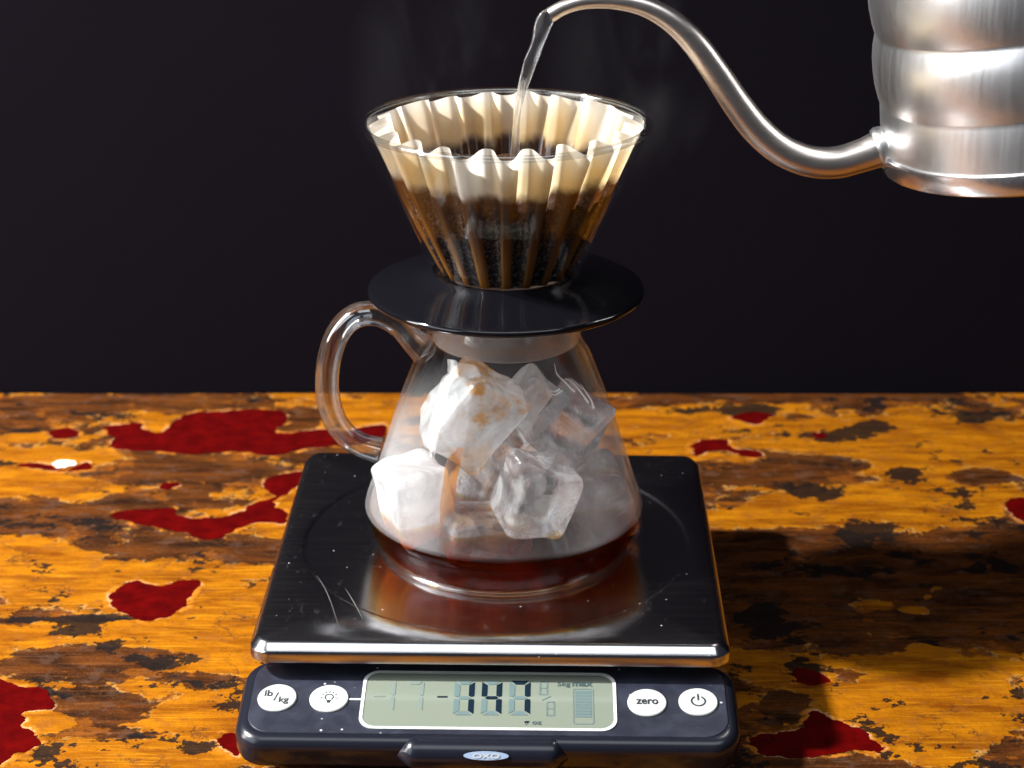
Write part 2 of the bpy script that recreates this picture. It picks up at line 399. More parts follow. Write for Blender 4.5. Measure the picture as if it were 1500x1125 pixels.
YEL = [(120,590,200,10,-1.0),(215,607,45,8,.9),(60,660,90,6,.6),(90,700,110,28,1.0),(280,690,130,38,-1.0),(90,760,170,26,-.9),(300,800,150,24,-.9),(30,800,60,14,.7),(88,810,22,9,.8),
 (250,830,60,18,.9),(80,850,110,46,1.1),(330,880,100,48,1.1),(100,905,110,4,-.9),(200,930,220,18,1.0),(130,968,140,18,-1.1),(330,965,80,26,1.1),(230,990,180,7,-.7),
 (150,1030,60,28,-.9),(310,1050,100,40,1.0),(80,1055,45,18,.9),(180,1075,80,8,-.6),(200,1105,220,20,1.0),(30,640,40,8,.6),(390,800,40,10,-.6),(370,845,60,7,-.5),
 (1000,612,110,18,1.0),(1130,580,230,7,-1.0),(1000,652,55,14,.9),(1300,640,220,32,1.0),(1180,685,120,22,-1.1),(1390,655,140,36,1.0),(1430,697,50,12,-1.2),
 (1320,740,140,36,1.3),(1140,748,55,20,1.1),(1230,820,320,34,-1.9),(1320,880,300,58,-1.5),(1270,886,48,12,1.7),(1345,892,28,8,1.7),(1370,860,16,8,2.0),(1368,874,18,5,1.8),  # brown wood at right, spread wider so the cast shadow blends into it
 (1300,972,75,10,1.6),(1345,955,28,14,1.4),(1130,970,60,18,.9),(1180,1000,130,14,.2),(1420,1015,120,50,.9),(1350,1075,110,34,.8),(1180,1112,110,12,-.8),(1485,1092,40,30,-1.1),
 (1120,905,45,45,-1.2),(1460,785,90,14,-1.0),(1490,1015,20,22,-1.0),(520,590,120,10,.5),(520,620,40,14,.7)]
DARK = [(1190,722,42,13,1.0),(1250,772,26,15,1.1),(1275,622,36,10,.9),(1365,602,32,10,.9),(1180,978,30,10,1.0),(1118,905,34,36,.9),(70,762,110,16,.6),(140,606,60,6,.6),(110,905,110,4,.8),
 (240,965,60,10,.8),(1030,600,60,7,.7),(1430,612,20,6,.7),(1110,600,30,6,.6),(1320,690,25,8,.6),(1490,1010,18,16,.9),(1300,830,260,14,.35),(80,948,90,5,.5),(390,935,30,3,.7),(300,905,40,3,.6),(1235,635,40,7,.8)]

def poly_sdf(P, X, Y):
    """signed distance (positive inside) of points to polygon P (list of xy, metres)"""
    P = np.array(P); n = len(P); d2 = np.full(X.shape, 1e9); ins = np.zeros(X.shape, bool)
    for i in range(n):
        a = P[i]; b = P[(i+1) % n]; e = b-a
        t = np.clip(((X-a[0])*e[0]+(Y-a[1])*e[1])/(e@e), 0, 1)
        d2 = np.minimum(d2, (X-a[0]-t*e[0])**2+(Y-a[1]-t*e[1])**2)
        c = ((a[1] > Y) != (b[1] > Y)) & (X < (b[0]-a[0])*(Y-a[1])/(b[1]-a[1]+1e-12)+a[0]); ins ^= c
    return np.where(ins, 1, -1)*np.sqrt(d2)

def fine_outline(pts, step=0.0005, amp=0.0019):
    """smooth a traced outline and give it a chipped, fractal edge (metres)"""
    P = [np.array(p) for p in pts]; out = []
    n = len(P)
    for i in range(n):
        p0, p1, p2, p3 = P[i-1], P[i], P[(i+1) % n], P[(i+2) % n]
        m = max(2, int(np.linalg.norm(p2-p1)/step))
        for k in range(m):
            t = k/m
            out.append(0.5*((2*p1)+(-p0+p2)*t+(2*p0-5*p1+4*p2-p3)*t*t+(-p0+3*p1-3*p2+p3)*t**3))
    Q = []
    for q in out:
        d = Vector((q[0]*160, q[1]*260, 3.1)); e = Vector((q[0]*700, q[1]*1000, 7.7))
        Q.append((q[0]+amp*mnoise.noise(d)*0.9+amp*0.45*mnoise.noise(e), q[1]+amp*0.8*mnoise.noise(d+Vector((9, 4, 2)))+amp*0.4*mnoise.noise(e+Vector((5, 5, 5)))))
    return Q
red_world = [fine_outline([tuple(zpl(x, y, 0.0)[:2]) for x, y in p]) for p in RED]

def mat_table():
    t = NT('old_painted_wood'); c = t.coord('Object'); st = t.coord('Object', (0.18, 1, 1))
    fine = t.noise(420, 5, 0.65, c).outputs[0]; mid = t.noise(130, 5, 0.6, t.coord('Object', (0.8, 1, 1))).outputs[0]
    gr = t.noise(620, 4, 0.6, t.coord('Object', (0.06, 1, 1))).outputs[0]; gr2 = t.noise(120, 6, 0.62, t.coord('Object', (0.24, 1, 1)), 0.5).outputs[0]
    fine0 = t.math('SUBTRACT', fine, 0.5).outputs[0]
    y = t.math('MULTIPLY_ADD', fine0, 0.75, t.attr('yel')).outputs[0]
    red = t.math('MULTIPLY_ADD', fine0, 0.004, t.attr('red')).outputs[0]
    dk = t.math('MULTIPLY_ADD', fine0, 0.9, t.attr('dark')).outputs[0]
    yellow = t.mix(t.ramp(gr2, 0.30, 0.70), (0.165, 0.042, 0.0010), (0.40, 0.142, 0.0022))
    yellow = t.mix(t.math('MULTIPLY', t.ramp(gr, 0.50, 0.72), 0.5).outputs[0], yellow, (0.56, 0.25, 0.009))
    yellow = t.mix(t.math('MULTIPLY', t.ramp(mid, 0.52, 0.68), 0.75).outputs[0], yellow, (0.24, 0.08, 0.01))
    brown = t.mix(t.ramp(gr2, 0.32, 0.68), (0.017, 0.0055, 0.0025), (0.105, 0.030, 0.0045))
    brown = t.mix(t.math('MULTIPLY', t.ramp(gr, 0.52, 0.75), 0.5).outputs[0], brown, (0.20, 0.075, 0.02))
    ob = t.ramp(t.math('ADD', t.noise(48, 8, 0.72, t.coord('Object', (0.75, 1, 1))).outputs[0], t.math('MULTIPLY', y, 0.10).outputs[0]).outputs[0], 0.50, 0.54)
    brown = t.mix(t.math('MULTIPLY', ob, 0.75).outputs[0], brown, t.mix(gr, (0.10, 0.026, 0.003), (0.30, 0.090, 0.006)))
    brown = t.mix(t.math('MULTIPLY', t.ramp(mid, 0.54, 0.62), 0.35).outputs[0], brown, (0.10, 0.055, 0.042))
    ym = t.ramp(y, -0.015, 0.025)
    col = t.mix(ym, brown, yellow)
    # worn pale edge where a paint layer breaks off
    ed = t.math('MULTIPLY', t.ramp(y, -0.10, 0.0), t.ramp(y, 0.16, 0.04)).outputs[0]
    col = t.mix(t.math('MULTIPLY', ed, t.math('MULTIPLY', t.ramp(mid, 0.45, 0.62), 0.65).outputs[0]).outputs[0], col, (0.55, 0.30, 0.08))
    ck = t.node('ShaderNodeTexVoronoi', {'Vector': t.node('ShaderNodeVectorMath', {0: t.coord('Object', (0.7, 1, 1)), 1: t.node('ShaderNodeVectorMath', {0: t.noise(60, 6, 0.7, c).outputs[1], 1: (0.02, 0.02, 0.02)}, operation='MULTIPLY')}, operation='ADD'), 'Scale': 95}, feature='DISTANCE_TO_EDGE').outputs[0]
    cm = t.math('MULTIPLY', t.ramp(ck, 0.035, 0.010), t.ramp(t.noise(24, 5, 0.65, c).outputs[0], 0.52, 0.60)).outputs[0]
    col = t.mix(t.math('MULTIPLY', cm, 0.8).outputs[0], col, (0.05, 0.022, 0.012))
    dm = t.ramp(dk, 0.34, 0.40)
    rim = t.math('MULTIPLY', t.ramp(red, -0.0028, -0.0016), t.ramp(mid, 0.50, 0.62)).outputs[0]
    col = t.mix(rim, col, (0.46, 0.16, 0.015))
    rim2 = t.ramp(red, -0.0010, -0.0004)
    col = t.mix(t.math('MULTIPLY', rim2, t.math('MULTIPLY', t.ramp(gr2, 0.48, 0.60), 0.7).outputs[0]).outputs[0], col, (0.60, 0.36, 0.19))
    grit = t.noise(1500, 3, 0.7, c).outputs[0]
    col = t.mix(t.math('MULTIPLY', t.ramp(grit, 0.56, 0.72), t.math('MULTIPLY_ADD', ym, -0.25, 0.40).outputs[0]).outputs[0], col, (0.012, 0.008, 0.007))
    col = t.mix(t.math('MULTIPLY', t.ramp(grit, 0.42, 0.30), t.math('MULTIPLY_ADD', ym, -0.16, 0.22).outputs[0]).outputs[0], col, (0.46, 0.26, 0.12))
    # pale scuffs
    sc = t.ramp(t.noise(330, 6, 0.75, t.coord('Object', (0.8, 1, 1))).outputs[0], 0.70, 0.76)
    col = t.mix(t.math('MULTIPLY', sc, 0.6).outputs[0], col, (0.78, 0.68, 0.52))
    # old black tar stains
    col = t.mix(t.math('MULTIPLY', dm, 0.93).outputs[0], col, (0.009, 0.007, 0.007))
    h = t.math('ADD', t.math('MULTIPLY', fine, 0.6).outputs[0], t.math('ADD', gr, t.math('MULTIPLY', ym, 0.9).outputs[0]).outputs[0]).outputs[0]
    ro = t.math('MULTIPLY_ADD', fine, 0.40, 0.30).outputs[0]
    col = t.node('ShaderNodeVectorMath', {0: col, 1: (0.80, 0.77, 0.70)}, operation='MULTIPLY').outputs[0]
    return t.surf(t.pbr(Base_Color=col, Roughness=ro, Specular_IOR_Level=0.09, Normal=t.bump(h, 0.8, 0.0008)))
M['table'] = mat_table()

X0, X1, Y0, Y1 = -0.70, 0.70, -0.24, 0.2475
STEP = 0.0008
# fine where the photograph looks, coarser beyond
gx = np.concatenate([np.linspace(X0, -0.34, 90)[:-1], np.arange(-0.34, 0.34, STEP), np.linspace(0.34, X1, 90)])
gy = np.concatenate([np.linspace(Y0, -0.15, 60)[:-1], np.linspace(-0.15, Y1, int((Y1+0.15)/STEP))])
nx = len(gx); ny = len(gy)
GX, GY = np.meshgrid(gx, gy)
PX, PY = to_px(GX, GY, 0.0)
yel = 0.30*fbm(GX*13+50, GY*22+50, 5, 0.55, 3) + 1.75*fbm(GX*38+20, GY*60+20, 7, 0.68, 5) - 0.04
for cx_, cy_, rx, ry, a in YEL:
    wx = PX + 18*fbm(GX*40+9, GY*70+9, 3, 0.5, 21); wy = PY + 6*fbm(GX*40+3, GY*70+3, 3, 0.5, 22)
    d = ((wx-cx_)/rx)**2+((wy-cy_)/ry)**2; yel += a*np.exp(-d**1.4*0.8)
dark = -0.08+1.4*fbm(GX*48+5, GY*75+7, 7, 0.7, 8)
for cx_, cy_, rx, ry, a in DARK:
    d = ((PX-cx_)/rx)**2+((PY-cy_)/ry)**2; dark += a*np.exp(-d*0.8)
red = np.full(GX.shape, -0.05)
for P in red_world:
    A = np.array(P); b0, b1 = A.min(0)-0.008, A.max(0)+0.008
    ii = np.where((gx > b0[0]) & (gx < b1[0]))[0]; jj = np.where((gy > b0[1]) & (gy < b1[1]))[0]
    if not len(ii) or not len(jj): continue
    sl = (slice(jj[0], jj[-1]+1), slice(ii[0], ii[-1]+1))
    red[sl] = np.maximum(red[sl], poly_sdf(A[::2], GX[sl], GY[sl]))
sm = lambda x, a, b: (lambda q: q*q*(3-2*q))(np.clip((x-a)/(b-a), 0, 1))
hgt = 0.00022*sm(yel, -0.06, 0.08) + 0.00010*fbm(GX*40, GY*400+3, 3, 0.5, 31) + 0.00014*fbm(GX*300+9, GY*420+3, 3, 0.6, 33)
hgt += 0.00025*sm(red, -0.0030, -0.0012)*(1-sm(red, -0.0012, 0.0006)) - 0.00012*sm(red, 0.0, 0.0012) - 0.0002*sm(dark, .3, .5)
hgt -= 0.00035                       # keep everything just under z = 0
tv = np.stack([GX, GY, hgt], -1).reshape(-1, 3)
me = bpy.data.meshes.new('table')
idx = np.arange(nx*ny).reshape(ny, nx)
quads = np.stack([idx[:-1, :-1], idx[:-1, 1:], idx[1:, 1:], idx[1:, :-1]], -1).reshape(-1, 4)
# skirt: a 3 cm thick board
bnd = np.concatenate([idx[0, :], idx[1:, -1], idx[-1, -2::-1], idx[-2:0:-1, 0]]); nb = len(bnd)
low = tv[bnd].copy(); low[:, 2] = -0.03; base_i = len(tv)
sk = np.stack([bnd, np.arange(nb)+base_i, (np.arange(nb)+1) % nb+base_i, np.roll(bnd, -1)], -1)
allv = np.concatenate([tv, low]); allq = np.concatenate([quads, sk])
me.vertices.add(len(allv)); me.vertices.foreach_set('co', allv.astype(np.float32).ravel())
me.loops.add(allq.size); me.loops.foreach_set('vertex_index', allq.astype(np.int32).ravel())
me.polygons.add(len(allq)); me.polygons.foreach_set('loop_start', np.arange(0, allq.size, 4, dtype=np.int32))
me.update(calc_edges=True); me.polygons.foreach_set('use_smooth', np.concatenate([np.ones(len(quads), bool), np.zeros(nb, bool)]))
table = bpy.data.objects.new('table', me); COL.objects.link(table); me.materials.append(M['table'])
tag(table, kind='structure')
for nm, arr in (('yel', yel), ('red', red), ('dark', dark)):
    add_attr(table, nm, np.concatenate([arr.ravel(), np.zeros(nb)-0.3]))

def mat_red():
    t = NT('glossy_red_paint'); c = t.coord('Object')
    n = t.noise(120, 5, 0.6, c).outputs[0]; f = t.noise(700, 3, 0.6, c).outputs[0]
    col = t.mix(t.ramp(n, 0.3, 0.75), (0.044, 0.0006, 0.0008), (0.085, 0.0012, 0.0010))
    sp = t.ramp(t.noise(520, 5, 0.8, c).outputs[0], 0.73, 0.78)
    col = t.mix(t.math('MULTIPLY', sp, 0.6).outputs[0], col, (0.6, 0.35, 0.2))
    return t.surf(t.pbr(Base_Color=col, Roughness=t.math('MULTIPLY_ADD', f, 0.2, 0.10).outputs[0], Specular_IOR_Level=0.22, Normal=t.bump(n, 0.25, 0.0006)))
M['red'] = mat_red()
for P, lb in zip(red_world, RED_LABEL):
    P = [(min(max(x, X0), X1), min(max(y, Y0), Y1)) for x, y in P]
    n = len(P); z1 = -0.00010
    cv, ce, cf, *_ = delaunay_2d_cdt([Vector(p) for p in P], [], [list(range(n))], 1, 1e-6)
    v = [(x, y, -0.0009) for x, y in P]+[(x, y, z1) for x, y in P]; f = grid_faces(2, n)
    f += [tuple(i+2*n for i in q) for q in cf]; v += [(p.x, p.y, z1) for p in cv]
    o = mesh_obj('red_paint_patch', v, f, M['red'], table, smooth=False); o['label'] = lb
# white paint chip lying on the thin red sliver
cc = zpl(92, 679, 0.0003)
ch = fine_outline([(cc.x-.0048, cc.y-.001), (cc.x-.003, cc.y+.003), (cc.x+.002, cc.y+.0035), (cc.x+.005, cc.y+.0015), (cc.x+.004, cc.y-.003), (cc.x-.001, cc.y-.0042)], 0.0004, 0.0026)
n = len(ch)
v = [(x, y, 0.0) for x, y in ch]+[(x, y, 0.0005) for x, y in ch]
o = mesh_obj('paint_chip', v, grid_faces(2, n)+[tuple(range(n))[::-1], tuple(n+j for j in range(n))], simple('chalky_white', (0.78, 0.78, 0.80), 0.6), None, smooth=False, origin=(cc.x, cc.y, 0))
tag(o, 'small chalky white paint chip lying on the red sliver at far left', 'paint chip')

# ------------------------------------------------------------------ black backdrop
t = NT('black_card'); c = t.coord('Object'); n = t.noise(900, 3, 0.6, c).outputs[0]; n2 = t.noise(7, 3, 0.5, c).outputs[0]
col = t.mix(n2, (0.0015, 0.0008, 0.0024), (0.0027, 0.0015, 0.0041))
t.surf(t.pbr(Base_Color=col, Roughness=0.9, Specular_IOR_Level=0.08, Normal=t.bump(n, 0.5, 0.0006)))
b = MB(); b.add([(-.9, .2500, -.2), (.9, .2500, -.2), (.9, .2500, .75), (-.9, .2500, .75), (-.9, .256, -.2), (.9, .256, -.2), (.9, .256, .75), (-.9, .256, .75)],
                [(0, 1, 2, 3), (5, 4, 7, 6), (4, 0, 3, 7), (1, 5, 6, 2), (3, 2, 6, 7), (4, 5, 1, 0)])
tag(mesh_obj('backdrop', b.v, b.f, t.m, smooth=False), kind='structure')

# ------------------------------------------------------------------ kitchen scale
YAW = -0.0214; cyw, syw = math.cos(YAW), math.sin(YAW)
def sc(x, y, z): return (x*cyw-y*syw, x*syw+y*cyw, z)
scale = empty('kitchen_scale', (0, 0, 0), 'black kitchen scale with steel platform and grey display under the coffee server', 'kitchen scale')
hw, hd = 0.082, 0.0829; PT = 0.040; REC = 0.0391
k = 12; ED = 22; n = 4*(k+1+ED)
levels = [(0.0012, 0.0325), (0.0, 0.0333), (0.0, 0.0368)]
LIP = [(0.0001, 0.0369), (0.0005, 0.0374), (0.0015, 0.03842), (0.0026, 0.03942), (0.0032, 0.0398), (0.0037, 0.04)]
levels[-1] = (0.0, 0.0366); levels += LIP
v = []
for ins, z in levels:
    for x, y in rr_loop(hw-ins, hd-ins, 0.0075-ins, k, ED): v.append(sc(x, y, z))
loop = rr_loop(hw-0.0037, hd-0.0037, 0.0038, k, ED)
rows = len(levels)
for rr, z in ((0.0732, PT), (0.0727, PT-0.00012), (0.0722, PT-0.00045), (0.0717, REC+0.00012), (0.0711, REC), (0.050, REC), (0.025, REC), (0.004, REC)):
    for x, y in loop:
        # map the rounded square's outline on a circle
        a = math.atan2(y, x); v.append(sc(rr*math.cos(a), rr*math.sin(a), z))
    rows += 1
f = grid_faces(rows, n)+[tuple(range(n))[::-1], tuple((rows-1)*n+j for j in range(n))]
mesh_obj('platform', v, f, M['platform'], scale, sharp=50)
# hidden chassis below
v, f = rr_loft(0.074, 0.074, 0.008, [(0.002, 0.004), (0, 0.006), (0, 0.0335)]); v = [sc(*p) for p in v]
mesh_obj('chassis', v, f, M['base'], scale)
for sx in (-1, 1):
    for sy in (-1, 1):
        v, f = lathe([(0.006, 0.0), (0.007, 0.001), (0.007, 0.0042)], 20, (sx*0.06, sy*0.06)); mesh_obj('foot', [sc(*p) for p in v], f, M['base'], scale)
# scratches on the platform
for pts in ([(464,843),(476,862),(486,886),(497,921)], [(506,862),(520,885),(531,906)]):
    P = [tuple(zpl(x, y, PT if (zpl(x, y, PT).xy.length > .0725) else REC)+Vector((0, 0, 0.00008))) for x, y in spline(pts, 5)]
    v, f = tube(P, [0.000045*(0.2+0.9*math.sin(math.pi*(i+.5)/len(P))) for i in range(len(P))], 6, up=(0, 0, 1)); mesh_obj('scratch', v, f, M['scratch'], scale)
# sloping display drawer
AL = R(11.5); PO = Vector((0.0, -0.0765, 0.0275))
ux = Vector((cyw, syw, 0)); uv_ = Vector((-syw*math.cos(AL), cyw*math.cos(AL), math.sin(AL))); un = ux.cross(uv_)
PO = Vector(sc(*PO))
def pan(u, w, h): return tuple(PO+ux*u+uv_*w+un*h)
def puv(px, py, h=0.0):
    q = on_plane(px, py, PO+un*h, un)-PO; return q.dot(ux), q.dot(uv_)
u0 = puv(339, 1075)[0]; u1 = puv(1089, 1085)[0]; w1 = puv(715, 964)[1]; w0 = puv(715, 1090)[1]
pc = ((u0+u1)/2, (w0+w1)/2); phw = (u1-u0)/2; phd = (w1-w0)/2
lv = [(0.0016, -0.0125), (0.0004, -0.0112), (0, -0.0095), (0, -0.0045)]+[(0.0045*(1-math.cos(R(a))), -0.0045+0.0042*math.sin(R(a))) for a in (15, 30, 45, 60, 75, 90)]
v, f = rr_loft(phw, phd, 0.0105, lv, 12, lambda x, y, z: pan(pc[0]+x, pc[1]+y, z)); panel = mesh_obj('display_housing', v, f, M['panel_gloss'], scale)
v, f = rr_loft(phw-0.0042, phd-0.0035, 0.0085, [(0, -0.002), (0, -0.0002), (0.0002, 0.0)], 12, lambda x, y, z: pan(pc[0]+x, pc[1]+0.0009+y, z))
mesh_obj('display_overlay', v, f, M['panel'], scale)
# finger grip under the display
ga = puv(706, 1100); gv = []; gn = 24
GA, GB, GW, GN = 0.0052, 0.0046, 0.0006, -0.0058
for i in range(41):
    q = -1+2*i/40; e = min(max((1-abs(q))/0.24, 0), 1); prof = e*e*(3-2*e)
    for j in range(gn):
        a = 2*math.pi*j/gn; gv.append(pan(ga[0]+q*0.0300, w0+0.0022-(1-prof)*0.0006+math.cos(a)*(0.0008+GA*prof), GN+math.sin(a)*(0.0010+GB*prof)))
gf = grid_faces(41, gn)+[tuple(range(gn))[::-1], tuple(40*gn+j for j in range(gn))]

mesh_obj('finger_grip', gv, gf, M['panel_gloss'], scale)

def flat_shape(pts, h0, h1, mapf):
    n = len(pts); v = [mapf(x, y, h0) for x, y in pts]+[mapf(x, y, h1) for x, y in pts]
    return v, grid_faces(2, n)+[tuple(range(n))[::-1], tuple(n+j for j in range(n))]
def ellipse_pts(c, rx, ry, n=48): return [(c[0]+rx*math.cos(2*math.pi*i/n), c[1]+ry*math.sin(2*math.pi*i/n)) for i in range(n)]
def text_mesh(name, body, mat, parent, centre, height, mapf, h0, bold=0.0, width=None, thick=0.00012, align='CENTER', shear=0):
    cu = bpy.data.curves.new(name, 'FONT'); cu.body = body; cu.align_x = 'CENTER'; cu.align_y = 'CENTER'; cu.size = 1.0; cu.offset = bold; cu.shear = shear
    ob = bpy.data.objects.new(name, cu); COL.objects.link(ob)
    dg = bpy.context.evaluated_depsgraph_get(); m = bpy.data.meshes.new_from_object(ob.evaluated_get(dg))
    V = np.zeros(len(m.vertices)*3); m.vertices.foreach_get('co', V); V = V.reshape(-1, 3); F = [tuple(p.vertices) for p in m.polygons]
    bpy.data.objects.remove(ob); bpy.data.curves.remove(cu); bpy.data.meshes.remove(m)
    lo, hi = V.min(0), V.max(0); sy = height/(hi[1]-lo[1]); sx = (width/(hi[0]-lo[0])) if width else sy
    nv = len(V)
    P = [((p[0]-(lo[0]+hi[0])/2)*sx+centre[0], (p[1]-(lo[1]+hi[1])/2)*sy+centre[1]) for p in V]
    v = [mapf(x, y, h0+thick) for x, y in P]
    return mesh_obj(name, v, F, mat, parent, smooth=False)
def ring_pts(c, r0, r1, a0, a1, n=32):
    o = [(c[0]+r1*math.cos(R(a0+(a1-a0)*i/n)), c[1]+r1*math.sin(R(a0+(a1-a0)*i/n))) for i in range(n+1)]
    i_ = [(c[0]+r0*math.cos(R(a1-(a1-a0)*i/n)), c[1]+r0*math.sin(R(a1-(a1-a0)*i/n))) for i in range(n+1)]
    return o+i_
def line_pts(a, b, w):
    d = np.array(b)-np.array(a); d /= np.linalg.norm(d); m = np.array((-d[1], d[0]))*w/2; a = np.array(a); b = np.array(b)
    return [tuple(a-m), tuple(b-m), tuple(b+m), tuple(a+m)]
# buttons
BT = 0.0007
buttons = []
for px, py, lb in ((406, 1021, 'white unit button reading lb/kg'), (482, 1022, 'white backlight button with a bulb sign'), (948, 1028, 'white zero button'), (1023, 1027, 'white power button')):
    c = puv(px, py, BT); r0 = 0.0066; v = []
    for rr, h in ((r0, -0.0005), (r0, 0.0004), (r0-0.0003, BT)):
        v += [pan(x, y, h) for x, y in ellipse_pts(c, rr, rr)]
    bo = mesh_obj('button', v, grid_faces(3, 48)+[tuple(range(48))[::-1], tuple(96+j for j in range(48))], M['button'], scale); bo['label'] = lb
    buttons.append((bo, c))
bo, c = buttons[0]
text_mesh('lettering', 'lb', M['ink'], bo, (c[0]-0.0030, c[1]+0.0018), 0.0030, pan, BT, 0.02)
text_mesh('lettering', '/', M['ink'], bo, (c[0]-0.0004, c[1]+0.0002), 0.0040, pan, BT, 0.0)
text_mesh('lettering', 'kg', M['ink'], bo, (c[0]+0.0024, c[1]-0.0016), 0.0036, pan, BT, 0.02)
bo, c = buttons[1]; ic = MB()
ic.add(*flat_shape(ring_pts((c[0], c[1]+0.0003), 0.00120, 0.00155, -55, 235), BT, BT+0.0001, pan))
ic.add(*flat_shape([(c[0]-.0008, c[1]-.0012), (c[0]+.0008, c[1]-.0012), (c[0]+.0004, c[1]-.0025), (c[0]-.0004, c[1]-.0025)], BT, BT+0.0001, pan))
for a in (-10, 30, 62, 90, 118, 150, 190):
    ca, sa = math.cos(R(a)), math.sin(R(a)); ic.add(*flat_shape(line_pts((c[0]+.0021*ca, c[1]+.0003+.0021*sa), (c[0]+.0030*ca, c[1]+.0003+.0030*sa), .00025), BT, BT+0.0001, pan))
mesh_obj('bulb_sign', ic.v, ic.f, M['ink'], bo, smooth=False)
bo, c = buttons[2]; text_mesh('lettering', 'zero', M['ink'], bo, c, 0.0024, pan, BT, 0.025, width=0.0074)
bo, c = buttons[3]; ic = MB()
ic.add(*flat_shape(ring_pts(c, 0.0020, 0.00255, 118, 422), BT, BT+0.0001, pan)); ic.add(*flat_shape(line_pts((c[0], c[1]+.0004), (c[0], c[1]+.0034), .0006), BT, BT+0.0001, pan))
mesh_obj('power_sign', ic.v, ic.f, M['ink'], bo, smooth=False)
# LCD window, white outline, connecting line
fa = puv(532, 985); fb = puv(899, 1068)
fx0 = puv(529, 1026)[0]; fx1 = puv(903, 1030)[0]; fy1 = puv(715, 985)[1]; fy0 = puv(715, 1070)[1]
fc = ((fx0+fx1)/2, (fy0+fy1)/2); fhw = (fx1-fx0)/2; fhd = (fy1-fy0)/2
lo_ = rr_loop(fhw, fhd, 0.0055, 10); li = rr_loop(fhw-0.0011, fhd-0.0011, 0.0046, 10); nn = len(lo_)
v = [pan(fc[0]+x, fc[1]+y, -0.0008) for x, y in lo_]+[pan(fc[0]+x, fc[1]+y, 0.00035) for x, y in lo_]+[pan(fc[0]+x, fc[1]+y, 0.00035) for x, y in li]+[pan(fc[0]+x, fc[1]+y, -0.0008) for x, y in li]
mesh_obj('screen_outline', v, grid_faces(4, nn, True), M['white_print'], scale, smooth=False)
ul = puv(512, 1023)[0]; bw = buttons[1][1]
v, f = flat_shape([(ul, bw[1]-.0005), (fx0+.0002, bw[1]-.0005), (fx0+.0002, bw[1]+.0003), (ul, bw[1]+.0003)], -0.0001, 0.0003, pan)
mesh_obj('connecting_line', v, f, M['white_print'], scale, smooth=False)
v, f = rr_loft(fhw-0.0012, fhd-0.0012, 0.0044, [(0, -0.0008), (0, 0.00012)], 10, lambda x, y, z: pan(fc[0]+x, fc[1]+y, z))
screen = mesh_obj('screen', v, f, M['lcd'], scale, smooth=False)
SH = 0.00013
def zq(x, y): return puv(520+x/3.75, 960+y/3.75)          # position read off an enlarged crop of the display
def seg_digit(cx, cy_, w, h, th):
    """seven segment outlines: a b c d e f g"""
    g = th*0.16; hw_, hh = w/2, h/2
    def hseg(y, s):  # trapezoid
        if s == 0: return [(cx-hw_+th*.6, cy_+y), (cx-hw_+th, cy_+y+th*.4), (cx+hw_-th, cy_+y+th*.4), (cx+hw_-th*.6, cy_+y), (cx+hw_-th, cy_+y-th*.4), (cx-hw_+th, cy_+y-th*.4)]
        o = hh*s; i_ = (hh-th)*s
        return [(cx-hw_+g+th*.2, cy_+o), (cx+hw_-g-th*.2, cy_+o), (cx+hw_-th-g, cy_+i_), (cx-hw_+th+g, cy_+i_)]
    def vseg(x, s):
        o = x*hw_; i_ = x*(hw_-th); y1 = (hh-g-th*.2)*s; y2 = (hh-th-g)*s; y3 = (g+th*.12)*s
        return [(cx+o, cy_+y1), (cx+i_, cy_+y2), (cx+i_, cy_+y3+th*.3*s), (cx+(o+i_)/2, cy_+y3), (cx+o, cy_+y3+th*.15*s)]
    return {'a': hseg(0, 1), 'd': hseg(0, -1), 'g': hseg(0, 0), 'b': vseg(1, 1), 'c': vseg(1, -1), 'f': vseg(-1, 1), 'e': vseg(-1, -1)}
for (x0, x1, on) in ((537, 660, 'bc'), (690, 810, 'fgbc'), (843, 965, 'abc')):
    a = zq(x0, 330); b_ = zq(x1, 143); sg = seg_digit((a[0]+b_[0])/2, (a[1]+b_[1])/2, b_[0]-a[0], b_[1]-a[1], 0.0019)
    A = MB(); B = MB()
    for key, pts in sg.items(): (A if key in on else B).add(*flat_shape(pts, SH, SH+0.00012, pan))
    mesh_obj('digit', A.v, A.f, M['seg_on'], screen, smooth=False); mesh_obj('unlit_segments', B.v, B.f, M['seg_off'], screen, smooth=False)
# left pair of faint segments, minus signs
for (x0, x1, y0, y1, on, th) in ((110, 228, 310, 142, 'bc', .0014), (262, 382, 310, 146, 'abc', .0015)):
    a = zq(x0, y0); b_ = zq(x1, y1); sg = seg_digit((a[0]+b_[0])/2, (a[1]+b_[1])/2, b_[0]-a[0], b_[1]-a[1], th); B = MB()
    for key in on: B.add(*flat_shape(sg[key], SH, SH+0.00012, pan))
    mesh_obj('digit', B.v, B.f, M['seg_ghost'], screen, smooth=False)
for (x0, x1, y, m) in ((105, 165, 226, 'seg_ghost'), (452, 508, 230, 'seg_on')):
    v, f = flat_shape(line_pts(zq(x0, y), zq(x1, y), 0.0007), SH, SH+0.00012, pan); mesh_obj('minus_sign', v, f, M[m], screen, smooth=False)
B = MB()
for (x0, x1, y0, y1) in ((1012, 1060, 220, 145), (1050, 1098, 335, 256)):
    a = zq(x0, y0); b_ = zq(x1, y1)
    for pts in seg_digit((a[0]+b_[0])/2, (a[1]+b_[1])/2, b_[0]-a[0], b_[1]-a[1], 0.00052).values(): B.add(*flat_shape(pts, SH, SH+0.0001, pan))
B.add(*flat_shape(line_pts(zq(1028, 248), zq(1075, 226), 0.0005), SH, SH+0.0001, pan))
mesh_obj('fraction', B.v, B.f, M['seg_off'], screen, smooth=False)
text_mesh('lettering', '5kg', M['seg_mid'], screen, zq(1147, 164), 0.0028, pan, SH, 0.02, width=0.0044)
